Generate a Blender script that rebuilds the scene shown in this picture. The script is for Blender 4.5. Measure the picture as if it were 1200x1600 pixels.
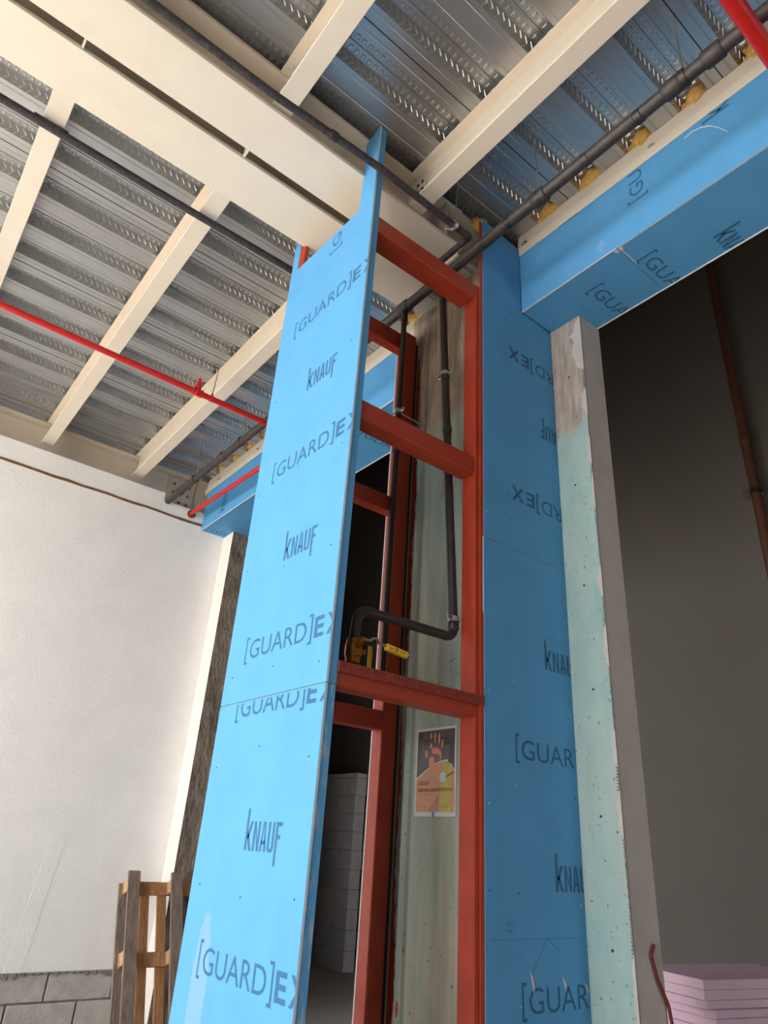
import bpy, bmesh, math, random
from mathutils import Vector, Matrix, Euler

for o in list(bpy.data.objects):
    bpy.data.objects.remove(o)
SC = bpy.context.scene
COL = SC.collection
random.seed(7)

# ------------------------------------------------------------------ camera
cam_d = bpy.data.cameras.new('camera')
cam_d.sensor_width = 36.0
cam_d.lens = 36.0 * 1066.19 / 1600.0
cam_d.clip_end = 300
cam = bpy.data.objects.new('camera', cam_d)
COL.objects.link(cam)
HEAD, PITCH, ROLL = 0.926259073, 0.459666073, 0.0686350469
F0 = Vector((math.cos(HEAD), math.sin(HEAD), 0)); R0 = Vector((math.sin(HEAD), -math.cos(HEAD), 0)); U0 = Vector((0, 0, 1))
FW = math.cos(PITCH) * F0 + math.sin(PITCH) * U0
U1 = -math.sin(PITCH) * F0 + math.cos(PITCH) * U0
RT = math.cos(ROLL) * R0 + math.sin(ROLL) * U1
UP = -math.sin(ROLL) * R0 + math.cos(ROLL) * U1
cm = Matrix((RT, UP, -FW)).transposed().to_4x4()
cm.translation = (0, 0, 1.6)
cam.matrix_world = cm
SC.camera = cam

# ------------------------------------------------------------------ world, sun, exposure
wd = bpy.data.worlds.new('sky')
SC.world = wd
wd.use_nodes = True
wbg = wd.node_tree.nodes['Background']
wbg.inputs[0].default_value = (0.93, 0.97, 1.0, 1)
wbg.inputs[1].default_value = 5.0
sun_d = bpy.data.lights.new('sun', 'SUN')
sun_d.energy = 12.5
sun_d.angle = math.radians(0.6)
sun_d.color = (1.0, 0.95, 0.87)
sun = bpy.data.objects.new('sun', sun_d)
COL.objects.link(sun)
sun.rotation_euler = Vector((0.80, 0.0, -0.72)).to_track_quat('-Z', 'Y').to_euler()
sun.location = (-20, 0, 25)
SC.view_settings.view_transform = 'Standard'
SC.view_settings.look = 'None'
SC.view_settings.gamma = 1.0
SC.view_settings.use_curve_mapping = False
SC.view_settings.exposure = 0.74

# ------------------------------------------------------------------ materials
def srgb(r, g, b):
    f = lambda c: (c / 255 / 12.92) if c / 255 <= 0.04045 else ((c / 255 + 0.055) / 1.055) ** 2.4
    return (f(r), f(g), f(b))

def mat(name, col, rough=0.6, metal=0.0, var=0.0, scale=6.0, col2=None, bump=0.0, bscale=60.0, spec=0.5, stretch=None, contrast=(0.35, 0.65)):
    m = bpy.data.materials.new(name)
    m.use_nodes = True
    nt = m.node_tree
    b = nt.nodes['Principled BSDF']
    b.inputs['Roughness'].default_value = rough
    b.inputs['Metallic'].default_value = metal
    b.inputs['Specular IOR Level'].default_value = spec
    b.inputs['Base Color'].default_value = (*col, 1)
    tc = nt.nodes.new('ShaderNodeTexCoord')
    vec = tc.outputs['Object']
    if stretch:
        mp = nt.nodes.new('ShaderNodeMapping')
        mp.inputs['Scale'].default_value = stretch
        nt.links.new(vec, mp.inputs['Vector'])
        vec = mp.outputs['Vector']
    if var > 0 or col2:
        n = nt.nodes.new('ShaderNodeTexNoise')
        n.inputs['Scale'].default_value = scale
        n.inputs['Detail'].default_value = 6
        n.inputs['Roughness'].default_value = 0.62
        nt.links.new(vec, n.inputs['Vector'])
        r = nt.nodes.new('ShaderNodeValToRGB')
        r.color_ramp.elements[0].position, r.color_ramp.elements[1].position = contrast
        c2 = col2 if col2 else tuple(c * (1 - var) for c in col)
        r.color_ramp.elements[0].color = (*c2, 1)
        r.color_ramp.elements[1].color = (*col, 1)
        nt.links.new(n.outputs[0], r.inputs[0])
        nt.links.new(r.outputs[0], b.inputs['Base Color'])
    if bump > 0:
        n2 = nt.nodes.new('ShaderNodeTexNoise')
        n2.inputs['Scale'].default_value = bscale
        n2.inputs['Detail'].default_value = 4
        nt.links.new(vec, n2.inputs['Vector'])
        bp = nt.nodes.new('ShaderNodeBump')
        bp.inputs['Strength'].default_value = bump
        bp.inputs['Distance'].default_value = 0.02
        nt.links.new(n2.outputs[0], bp.inputs['Height'])
        nt.links.new(bp.outputs[0], b.inputs['Normal'])
    return m

def mth(nt, op, a, b=None):
    n = nt.nodes.new('ShaderNodeMath')
    n.operation = op
    for i, v in enumerate((a, b)):
        if v is None:
            continue
        if isinstance(v, (int, float)):
            n.inputs[i].default_value = v
        else:
            nt.links.new(v, n.inputs[i])
    return n.outputs[0]

M = {}
M['galv'] = mat('galvanised_sheet', srgb(186, 187, 188), rough=0.34, metal=0.82, var=0.12, scale=2.0, stretch=(0.8, 4, 4))
M['galv_em'] = mat('galvanised_embossing', srgb(196, 196, 196), rough=0.32, metal=0.8)
M['seam'] = mat('deck_seam', (0.03, 0.03, 0.03), rough=0.8)
M['cream'] = mat('cream_steel_paint', srgb(226, 214, 197), rough=0.50, var=0.05, scale=5, bump=0.02, bscale=90)
M['cream_edge'] = mat('cream_steel_worn', srgb(214, 202, 184), rough=0.55, var=0.15, scale=12)
M['red_oxide'] = mat('red_oxide_primer', srgb(176, 60, 34), rough=0.42, var=0.22, scale=7, bump=0.05, bscale=40)
M['red_dark'] = mat('red_oxide_scuffed', srgb(120, 38, 28), rough=0.34, col2=srgb(150, 62, 50), scale=22, stretch=(3, 1, 1))
BLUE = (.098, .332, .62)
M['blue'] = mat('blue_gypsum_paper', BLUE, rough=0.72, var=0.07, scale=4, spec=0.25, bump=0.015, bscale=300)
M['print'] = mat('dark_blue_print', tuple(c * .46 for c in BLUE), rough=0.75, var=0.18, scale=60, spec=0.2)
M['core'] = mat('gypsum_core', srgb(214, 210, 206), rough=0.85, var=0.18, scale=40)
M['dust'] = mat('plaster_dust_on_blue', BLUE, rough=0.8, col2=srgb(150, 176, 196), scale=5, stretch=(9, 9, 2.2), contrast=(0.36, 0.50), spec=0.2)
M['white'] = mat('white_render', srgb(247, 244, 241), rough=0.9, var=0.05, scale=2.5, bump=0.22, bscale=55)
M['foamline'] = mat('brown_joint_foam', srgb(122, 86, 54), rough=0.9, var=0.4, scale=30)
M['mortar'] = mat('rough_grey_mortar', srgb(150, 143, 136), rough=0.95, var=0.35, scale=14, bump=0.8, bscale=40)
M['block'] = mat('grey_block', srgb(196, 189, 182), rough=0.95, var=0.22, scale=9, bump=0.4, bscale=70)
M['aac'] = mat('aerated_block', srgb(196, 192, 190), rough=0.95, var=0.15, scale=7, bump=0.3, bscale=90)
M['rough_conc'] = mat('rough_brown_concrete', srgb(148, 134, 122), rough=0.95, col2=srgb(104, 92, 80), scale=9, bump=1.0, bscale=26, stretch=(1, 1, .5))
M['plaster_grey'] = mat('grey_plaster', srgb(196, 187, 181), rough=0.9, var=0.12, scale=6, bump=0.15, bscale=80)
M['beige_plaster'] = mat('beige_jamb_plaster', srgb(240, 230, 220), rough=0.9, var=0.08, scale=5)
M['floor'] = mat('concrete_floor', srgb(184, 178, 170), rough=0.85, var=0.18, scale=1.4, bump=0.1, bscale=30)
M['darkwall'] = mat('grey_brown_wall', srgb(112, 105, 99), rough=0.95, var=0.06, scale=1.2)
M['pipe'] = mat('black_pipe_paint', srgb(52, 46, 46), rough=0.42, var=0.35, scale=12, stretch=(1, 1, 1))
M['pipe_tape'] = mat('brown_black_pipe_wrap', srgb(66, 57, 55), rough=0.5, var=0.35, scale=30)
M['pipe_rough'] = mat('dusty_dark_pipe', srgb(70, 63, 65), rough=0.7, col2=srgb(40, 36, 40), scale=45, bump=0.4, bscale=80)
M['red_pipe'] = mat('bright_red_pipe_paint', srgb(205, 34, 30), rough=0.35, var=0.1, scale=20)
M['brown_pipe'] = mat('brown_primed_pipe', srgb(98, 58, 44), rough=0.6, var=0.2, scale=10)
M['zinc'] = mat('zinc_metal', srgb(200, 200, 198), rough=0.3, metal=0.9)
M['brass'] = mat('yellow_brass', srgb(176, 118, 36), rough=0.32, metal=0.65, var=0.3, scale=40)
M['yellow'] = mat('yellow_lever_sleeve', srgb(222, 178, 30), rough=0.45)
M['ink'] = mat('black_ink', srgb(50, 40, 30), rough=0.7)
M['foam'] = mat('yellow_foam', srgb(226, 184, 104), rough=0.9, col2=srgb(198, 148, 74), scale=40, bump=0.5, bscale=70)
M['pink'] = mat('pink_foam_board', srgb(247, 214, 234), rough=0.8, var=0.07, scale=9, spec=0.3, bump=0.05, bscale=60)
M['wood_grey'] = mat('weathered_pallet_wood', srgb(150, 132, 120), rough=0.85, col2=srgb(108, 90, 78), scale=6, stretch=(9, 9, 1.0), bump=0.2, bscale=40)
M['wood_tan'] = mat('brown_pallet_wood', srgb(200, 150, 104), rough=0.8, col2=srgb(160, 110, 70), scale=6, stretch=(9, 9, 1.0), bump=0.15, bscale=40)
M['wood_end'] = mat('pale_pallet_block_end', srgb(206, 168, 124), rough=0.85, var=0.25, scale=20)
M['rust'] = mat('rusty_rod', srgb(110, 30, 24), rough=0.6, var=0.3, scale=60)
M['mesh_bead'] = mat('expanded_metal_bead', srgb(150, 146, 140), rough=0.5, metal=0.3, col2=srgb(86, 82, 76), scale=120)
M['p_white'] = mat('poster_white', srgb(206, 210, 208), rough=0.4)
M['p_dark'] = mat('poster_dark', srgb(78, 68, 70), rough=0.35, var=0.35, scale=30)
M['p_black'] = mat('poster_black', srgb(26, 18, 20), rough=0.35)
M['p_orange'] = mat('poster_orange', srgb(206, 136, 92), rough=0.35, var=0.08, scale=30)
M['p_brown'] = mat('poster_brown', srgb(168, 104, 74), rough=0.35)
M['p_skin'] = mat('poster_handprint_orange', srgb(224, 126, 84), rough=0.35)
M['p_yellow'] = mat('poster_yellow', srgb(196, 176, 40), rough=0.35, var=0.2, scale=25)
M['p_grey'] = mat('poster_pale_blue', srgb(190, 208, 212), rough=0.3)
M['p_ink'] = mat('poster_ink', srgb(96, 48, 36), rough=0.5)
M['stain'] = mat('pale_paint_smear', srgb(112, 158, 207), rough=0.8)

def concrete_green(name, zsplit, soft=0.25, stk=.6, grey=srgb(196, 190, 174), green=srgb(170, 182, 168), teal=srgb(148, 178, 176), beige=srgb(190, 172, 150), tscale=2.0):
    """bare concrete: beige above zsplit, green-washed below, with drips, pits and stains of its own"""
    m = bpy.data.materials.new(name)
    m.use_nodes = True
    nt = m.node_tree
    b = nt.nodes['Principled BSDF']
    b.inputs['Roughness'].default_value = 0.85
    tc = nt.nodes.new('ShaderNodeTexCoord')
    sp = nt.nodes.new('ShaderNodeSeparateXYZ')
    nt.links.new(tc.outputs['Object'], sp.inputs[0])
    def noise(scale, st):
        mp = nt.nodes.new('ShaderNodeMapping'); mp.inputs['Scale'].default_value = st
        nt.links.new(tc.outputs['Object'], mp.inputs[0])
        n = nt.nodes.new('ShaderNodeTexNoise'); n.inputs['Scale'].default_value = scale; n.inputs['Detail'].default_value = 6
        nt.links.new(mp.outputs[0], n.inputs['Vector'])
        return n.outputs[0]
    def ramp(v, p0, p1, c0, c1):
        r = nt.nodes.new('ShaderNodeValToRGB')
        r.color_ramp.elements[0].position = p0; r.color_ramp.elements[1].position = p1
        r.color_ramp.elements[0].color = (*c0, 1); r.color_ramp.elements[1].color = (*c1, 1)
        nt.links.new(v, r.inputs[0])
        return r.outputs[0]
    def mix(f, a, c):
        n = nt.nodes.new('ShaderNodeMix'); n.data_type = 'RGBA'
        nt.links.new(f, n.inputs[0]); nt.links.new(a, n.inputs[6]); nt.links.new(c, n.inputs[7])
        return n.outputs[2]
    low = mix(ramp(noise(tscale, (1, 1, .35)), .42, .62, (0, 0, 0), (1, 1, 1)), ramp(noise(5, (2, 2, .4)), .35, .65, grey, green), ramp(noise(9, (1, 1, 1)), .3, .7, teal, green))
    high = ramp(noise(7, (4, 4, .6)), .3, .7, tuple(c * .55 for c in beige), beige)
    zz = mth(nt, 'ADD', mth(nt, 'SUBTRACT', sp.outputs[2], zsplit), mth(nt, 'MULTIPLY', mth(nt, 'SUBTRACT', noise(5, (1, 1, 1)), .5), soft * 1.6))
    f = mth(nt, 'MULTIPLY', zz, 1 / (soft * .35))
    cl = nt.nodes.new('ShaderNodeClamp'); nt.links.new(f, cl.inputs[0])
    c = mix(cl.outputs[0], low, high)
    streak = ramp(noise(5, (3, 3, .22)), .34, .60, (.62, .60, .56), (1, 1, 1))
    mu = nt.nodes.new('ShaderNodeMix'); mu.data_type = 'RGBA'; mu.blend_type = 'MULTIPLY'; mu.inputs[0].default_value = stk
    nt.links.new(c, mu.inputs[6]); nt.links.new(streak, mu.inputs[7]); c = mu.outputs[2]
    pits = ramp(noise(70, (1, 1, .7)), .30, .33, (1, 1, 1), (0, 0, 0))
    dk = nt.nodes.new('ShaderNodeRGB'); dk.outputs[0].default_value = (0.10, 0.085, 0.07, 1)
    c = mix(pits, c, dk.outputs[0])
    nt.links.new(c, b.inputs['Base Color'])
    bp = nt.nodes.new('ShaderNodeBump'); bp.inputs['Strength'].default_value = .25; bp.inputs['Distance'].default_value = .01
    nt.links.new(noise(30, (1, 1, .4)), bp.inputs['Height']); nt.links.new(bp.outputs[0], b.inputs['Normal'])
    return m

M['col_conc'] = concrete_green('column_concrete', 4.12)
M['jamb_conc'] = concrete_green('jamb_concrete', 4.05, soft=.3, stk=.22, grey=srgb(188, 190, 182), green=srgb(166, 187, 180), teal=srgb(146, 180, 177), beige=srgb(190, 176, 164))

# ------------------------------------------------------------------ geometry helpers
class MB:
    def __init__(s):
        s.v, s.f, s.m = [], [], []
    def add(s, vs, fs, mi=0):
        n = len(s.v)
        s.v += [tuple(v) for v in vs]
        s.f += [tuple(i + n for i in f) for f in fs]
        s.m += [mi] * len(fs)
        return s
    def box(s, x0, x1, y0, y1, z0, z1, mi=0, mis=None):
        vs = [(x0, y0, z0), (x1, y0, z0), (x1, y1, z0), (x0, y1, z0), (x0, y0, z1), (x1, y0, z1), (x1, y1, z1), (x0, y1, z1)]
        fs = [(0, 3, 2, 1), (4, 5, 6, 7), (0, 1, 5, 4), (1, 2, 6, 5), (2, 3, 7, 6), (3, 0, 4, 7)]  # -z +z -y +x +y -x
        n = len(s.f)
        s.add(vs, fs, mi)
        if mis:
            for k, q in enumerate(mis):
                s.m[n + k] = q
        return s
    def prism(s, poly, axis, a, b, mi=0, side=None):
        """poly: 2d points; axis 'x' -> (y,z), 'y' -> (x,z), 'z' -> (x,y)"""
        def p(q, t):
            return {'x': (t, q[0], q[1]), 'y': (q[0], t, q[1]), 'z': (q[0], q[1], t)}[axis]
        n = len(poly)
        vs = [p(q, a) for q in poly] + [p(q, b) for q in poly]
        s.add(vs, [tuple(range(n))[::-1], tuple(range(n, 2 * n))], mi)
        s.add(vs, [(i, (i + 1) % n, n + (i + 1) % n, n + i) for i in range(n)], mi if side is None else side)
        return s
    def tube(s, path, r, n=14, mi=0, caps=True):
        pts = [Vector(p) for p in path]
        rs = r if isinstance(r, (list, tuple)) else [r] * len(pts)
        t = (pts[1] - pts[0]).normalized()
        a = t.orthogonal().normalized()
        vs = []
        for i, p in enumerate(pts):
            if i == 0: d = pts[1] - pts[0]
            elif i == len(pts) - 1: d = pts[-1] - pts[-2]
            else: d = (pts[i + 1] - pts[i]).normalized() + (pts[i] - pts[i - 1]).normalized()
            if d.length < 1e-9: d = t
            t2 = d.normalized()
            a = (t.rotation_difference(t2) @ a)
            a = (a - t2 * a.dot(t2)).normalized()
            b = t2.cross(a)
            t = t2
            vs += [tuple(p + rs[i] * (math.cos(2 * math.pi * k / n) * a + math.sin(2 * math.pi * k / n) * b)) for k in range(n)]
        fs = []
        for i in range(len(pts) - 1):
            for k in range(n):
                k2 = (k + 1) % n
                fs.append((i * n + k, i * n + k2, (i + 1) * n + k2, (i + 1) * n + k))
        if caps:
            fs += [tuple(range(n))[::-1], tuple(range((len(pts) - 1) * n, len(pts) * n))]
        return s.add(vs, fs, mi)
    def build(s, name, mats, parent=None, smooth=False, bevel=0.0, origin=None):
        me = bpy.data.meshes.new(name)
        vs = s.v
        if origin is not None:
            vs = [(v[0] - origin[0], v[1] - origin[1], v[2] - origin[2]) for v in vs]
        me.from_pydata(vs, [], s.f)
        if not isinstance(mats, (list, tuple)): mats = [mats]
        for m_ in mats:
            me.materials.append(M[m_] if isinstance(m_, str) else m_)
        for p, mi in zip(me.polygons, s.m):
            p.material_index = mi
            p.use_smooth = smooth
        bm = bmesh.new(); bm.from_mesh(me)
        bmesh.ops.remove_doubles(bm, verts=bm.verts, dist=1e-6)
        bmesh.ops.recalc_face_normals(bm, faces=bm.faces)
        if bevel > 0:
            bmesh.ops.bevel(bm, geom=[e for e in bm.edges if len(e.link_faces) == 2 and e.calc_face_angle(0) > 0.6], offset=bevel, segments=1, affect='EDGES', clamp_overlap=True)
        bm.to_mesh(me); bm.free()
        if smooth:
            try: me.set_sharp_from_angle(angle=math.radians(40))
            except Exception: pass
        o = bpy.data.objects.new(name, me)
        COL.objects.link(o)
        if parent is not None:
            o.parent = parent
        if origin is not None and parent is None:
            o.location = origin
        return o

def tag(o, label, cat, group=None):
    o['label'] = label; o['category'] = cat
    if group: o['group'] = group
    return o

def thing(name, label, cat, group=None, loc=(0, 0, 0)):
    o = bpy.data.objects.new(name, None)
    o.empty_display_size = 0.1
    COL.objects.link(o)
    o.location = loc
    return tag(o, label, cat, group)

def struct(o):
    o['kind'] = 'structure'
    return o

def fillet(path, r, n=6):
    """round the corners of a polyline"""
    P = [Vector(p) for p in path]
    out = [P[0]]
    for i in range(1, len(P) - 1):
        a, b, c = P[i - 1], P[i], P[i + 1]
        d1, d2 = (a - b).normalized(), (c - b).normalized()
        q0, q1 = b + d1 * r, b + d2 * r
        for k in range(n + 1):
            t = k / n
            out.append((1 - t) ** 2 * q0 + 2 * t * (1 - t) * b + t * t * q1)
    out.append(P[-1])
    return out

def text2d(body, size=1.0, offset=0.0):
    """2d triangles of a line of lettering, in the built-in font, scaled to cap height 1"""
    cu = bpy.data.curves.new('lettering', 'FONT')
    cu.body = body; cu.size = size; cu.offset = offset; cu.resolution_u = 4
    ob = bpy.data.objects.new('lettering', cu)
    COL.objects.link(ob)
    dg = bpy.context.evaluated_depsgraph_get()
    me = bpy.data.meshes.new_from_object(ob.evaluated_get(dg))
    vs = [(v.co.x, v.co.y) for v in me.vertices]
    fs = [tuple(p.vertices) for p in me.polygons]
    bpy.data.objects.remove(ob); bpy.data.curves.remove(cu); bpy.data.meshes.remove(me)
    return vs, fs

def fit(vf, x0, x1, y0, y1):
    vs, fs = vf
    ax, bx = min(v[0] for v in vs), max(v[0] for v in vs)
    ay, by = min(v[1] for v in vs), max(v[1] for v in vs)
    return [(x0 + (v[0] - ax) / (bx - ax) * (x1 - x0), y0 + (v[1] - ay) / (by - ay) * (y1 - y0)) for v in vs], fs

def merge(parts):
    V, F = [], []
    for vs, fs in parts:
        n = len(V)
        V += vs; F += [tuple(i + n for i in f) for f in fs]
    return V, F

def q(*pts):
    return list(pts), [tuple(range(len(pts)))]
def rc(x0, x1, y0, y1):
    return q((x0, y0), (x1, y0), (x1, y1), (x0, y1))

GUARD_T = text2d('GUARD')
E_T, X_T = text2d('E', offset=0.025), text2d('X', offset=0.025)
def guard_print():
    """[GUARD]EX with its tall square brackets, units of metres"""
    H, w = 0.14, 0.012
    P = [rc(0, w, 0, H), rc(w, .03, 0, w), rc(w, .03, H - w, H)]
    P.append(fit(GUARD_T, .046, .572, .022, .118))
    P += [rc(.606, .62, 0, H), rc(.588, .606, 0, w), rc(.588, .606, H - w, H)]
    P += [fit(E_T, .637, .712, .022, .118), fit(X_T, .734, .842, .022, .118)]
    n = 10
    ring = [(.868 + .012 * math.cos(2 * math.pi * k / n), .104 + .012 * math.sin(2 * math.pi * k / n)) for k in range(n)] + \
           [(.868 + .009 * math.cos(2 * math.pi * k / n), .104 + .009 * math.sin(2 * math.pi * k / n)) for k in range(n)]
    P.append((ring, [(k, (k + 1) % n, n + (k + 1) % n, n + k) for k in range(n)]))
    return merge(P)
def maker_print():
    """the maker's condensed heavy wordmark: tall k, descending f"""
    s = .1
    P = [rc(0, s, 0, 1.45), q((s, .42), (.17, .42), (.33, 1), (.22, 1), (s, .62)), q((s, .58), (.15, .6), (.34, 0), (.23, 0), (s, .4)),
         rc(.39, .48, 0, 1), rc(.60, .69, 0, 1), q((.48, 1), (.48, .72), (.60, 0), (.60, .28)),
         q((.74, 0), (.83, 0), (.885, 1), (.83, 1)), q((.885, 1), (.94, 1), (1.03, 0), (.94, 0)), rc(.81, .96, .24, .36),
         rc(1.08, 1.17, .12, 1), rc(1.28, 1.37, .12, 1), q((1.08, .12), (1.14, 0), (1.31, 0), (1.37, .12)),
         rc(1.43, 1.52, -.42, 1), rc(1.52, 1.70, .86, 1), rc(1.52, 1.64, .44, .58)]
    V, F = merge(P)
    return [(x * .175, y * .112) for x, y in V], F
GP, KP = guard_print(), maker_print()

def print_on(vf, origin, right, up, parent, clips=(), name='printed_lettering', material='print', off=0.0006):
    """lay flat lettering on a face; clips: (point, normal) planes whose positive side is cut away"""
    right, up = Vector(right).normalized(), Vector(up).normalized()
    nrm = right.cross(up)
    O = Vector(origin) + nrm * off
    me = bpy.data.meshes.new(name)
    me.from_pydata([tuple(O + right * x + up * y) for x, y in vf[0]], [], vf[1])
    me.materials.append(M[material])
    bm = bmesh.new(); bm.from_mesh(me)
    for co, no in clips:
        bmesh.ops.bisect_plane(bm, geom=bm.verts[:] + bm.edges[:] + bm.faces[:], plane_co=co, plane_no=no, clear_outer=True)
    bm.to_mesh(me); bm.free()
    if len(me.polygons) == 0:
        return None
    o = bpy.data.objects.new(name, me)
    COL.objects.link(o)
    o.parent = parent
    return o

# ================================================================== the setting
DECK = 5.775
XH, XO = 2.8675, 3.385      # header cladding: hall face and far face
XS, XT = 3.18, 3.40         # jamb wall: hall face and far face
YN = 2.379                  # near face of the boxed column
YW = 7.57                   # white wall

struct(MB().box(-30, 20, -30, 15, -0.3, 0).build('floor', 'floor'))

# white rendered wall with a rough block foot, a step at the top and a foam joint
wl = MB()
wl.prism([(-7, .43), (XS + .01, .43), (XS + .01, 5.25), (2.34, 5.25), (2.34, 5.345), (-7, 5.345)], 'y', YW, YW + .16)
wl = struct(wl.build('wall_left', 'white'))
MB().box(-7, XS, YW + .03, YW + .16, 0, .43).build('mortar_backing', 'mortar', wl)
xb = -7.0; k = 0
for course, (z0, z1) in enumerate(((0.0, .20), (.215, .425))):
    x = -7 + (0.3 if course else 0)
    while x < XS - .05:
        x1 = min(x + .585, XS)
        d = random.uniform(.0, .012)
        MB().box(x, x1, YW + .005 + d, YW + .15, z0, z1).build('block', 'block', wl, bevel=.006)
        x += .6
rg = MB()
for i in range(60):                                       # ragged mortar lip under the render
    x0 = -1 + i * .07
    if x0 > XS - .08: break
    h = random.uniform(.01, .045)
    rg.prism([(x0, .44), (x0 + .075, .44), (x0 + .06, .43 - h), (x0 + .02, .43 - h * random.uniform(.4, 1))], 'y', YW - .008, YW + .04)
rg.build('mortar_lip', 'mortar', wl)
fj = MB()
pts = [(-7 + i * .15, 5.085 + random.uniform(-.006, .006)) for i in range(67)]
pts = [p for p in pts if p[0] < 2.87] + [(2.868, 5.085)]
fj.tube([(p[0], YW, p[1]) for p in pts], [random.uniform(.010, .018) for _ in pts], n=8)
fj.build('joint_foam', 'foamline', wl, smooth=True)
pt = MB()
pt.prism([(2.05, .43), (2.09, .9), (2.16, 1.55), (2.30, 1.62)[:2], (2.02, 1.60), (1.95, .9), (1.90, .43)], 'y', YW - .002, YW + .01)
pt.build('render_patch', 'white', wl)
hole = MB(); hole.tube([(2.705, YW - .012, 5.185), (2.705, YW + .02, 5.185)], [.055, .05], n=9)
hole.build('hole_filler', 'foamline', wl)

# far jamb
wf = MB().box(XS, XT, 7.30, 7.73, 0, 5.02, mis=[0, 0, 1, 0, 0, 0])
wf = struct(wf.build('wall_far', ['beige_plaster', 'rough_conc']))
# near jamb (a stub of wall beside the boxed column)
wr = MB().box(XS, XT, 2.128, YN + .10, 0, 5.02, mis=[0, 0, 1, 1, 0, 0])
wr = struct(wr.build('wall_right', ['jamb_conc', 'plaster_grey']))
bead = MB()
for i in range(330):
    z = i * .015
    a_ = .006 + .005 * math.sin(i * .11) + random.uniform(0, .004)
    bead.prism([(2.131, z), (2.131 + a_, z + .003), (2.131 + a_, z + .008), (2.131, z + .011)], 'x', XS - .0015, XS + .001)
bead.box(XS - .002, XS + .003, 2.1255, 2.131, 0, 5.02)
bead.build('corner_bead', 'mesh_bead', wr)
for (y, z) in ((2.25, 4.55), (2.26, 3.72), (2.25, 3.05), (2.24, 2.45), (2.25, 1.82), (2.24, 1.25)):
    MB().tube([(XS - .002, y, z), (XS + .01, y, z)], .007, n=8).build('tie_hole', 'seam', wr)

def jamb_patch(y0, z0, w_, h, mt, n=14):
    pts = [(y0, z0)]
    for k in range(n + 1):
        t = k / n
        pts.append((y0 + w_ * (math.sin(math.pi * t) ** .6) * random.uniform(.6, 1.1) + .002, z0 + h * t))
    pts.append((y0, z0 + h))
    MB().prism(pts, 'x', XS - .0025, XS + .002).build('mortar_patch', mt, wr)
for (z0, w_, h) in ((4.55, .10, .46), (4.18, .035, .22), (3.82, .03, .20), (3.50, .022, .26), (2.95, .03, .20), (2.55, .028, .24), (2.05, .03, .18), (1.72, .03, .22), (.95, .025, .3)):
    jamb_patch(2.1265, z0, w_, h, 'plaster_grey')
# the room beyond: tall dim walls
RZ = 9.8
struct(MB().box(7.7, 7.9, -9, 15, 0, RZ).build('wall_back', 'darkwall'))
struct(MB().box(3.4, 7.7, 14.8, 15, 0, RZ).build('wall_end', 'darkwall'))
ws_ = MB().box(3.4, 4.6, -9.2, -9, 0, RZ); ws_.box(4.6, 7.3, -9.2, -9, 2.7, RZ); ws_.box(7.3, 7.7, -9.2, -9, 0, RZ)   # unseen doorway to the open air, added to bring daylight onto the foam boards
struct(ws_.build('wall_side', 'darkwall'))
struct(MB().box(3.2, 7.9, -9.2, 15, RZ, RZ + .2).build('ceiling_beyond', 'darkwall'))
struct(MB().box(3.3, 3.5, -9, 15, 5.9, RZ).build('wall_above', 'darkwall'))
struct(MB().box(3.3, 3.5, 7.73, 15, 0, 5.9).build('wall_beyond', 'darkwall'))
struct(MB().box(XS, XT, -9, -5.0, 0, 5.9).build('wall_near', 'plaster_grey'))
# the hall behind the camera
struct(MB().box(-12, XS, -6.2, -6, 0, 6.2).build('wall_rear', 'darkwall'))
struct(MB().box(-7.3, -7.0, -6, -1.2, 0, 6.0).build('wall_sun_block', 'plaster_grey'))   # unseen wall added to block sun beside the hall's wide open side
# free-standing partition of aerated blocks in the room beyond
pw = bpy.data.objects.new('wall_partition', None); COL.objects.link(pw); struct(pw)
pw.location = (6.9, 9.41, 0)
bh = .262
for c in range(11):
    y = 0.0
    z0, z1 = c * bh, min((c + 1) * bh - .006, 2.70)
    if c == 10: z1 = z0 + .07
    first = True
    while y < 2.4:
        L = .62 if (c % 2 == 0 or not first) else .31
        j = random.uniform(-.006, .006)
        MB().box(j, .2 + j, y, y + L - .006, z0, z1).build('block', 'aac', pw, bevel=.005)
        y += L; first = False
MB().box(.01, .19, .01, 2.4, 0, 2.6).build('joint_mortar', 'mortar', pw)

# deck: ceiling of profiled sheets
ceil = bpy.data.objects.new('ceiling', None); COL.objects.link(ceil); struct(ceil)
ceil.location = (0, 0, DECK)
PIT = .37
DH = .072
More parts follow.
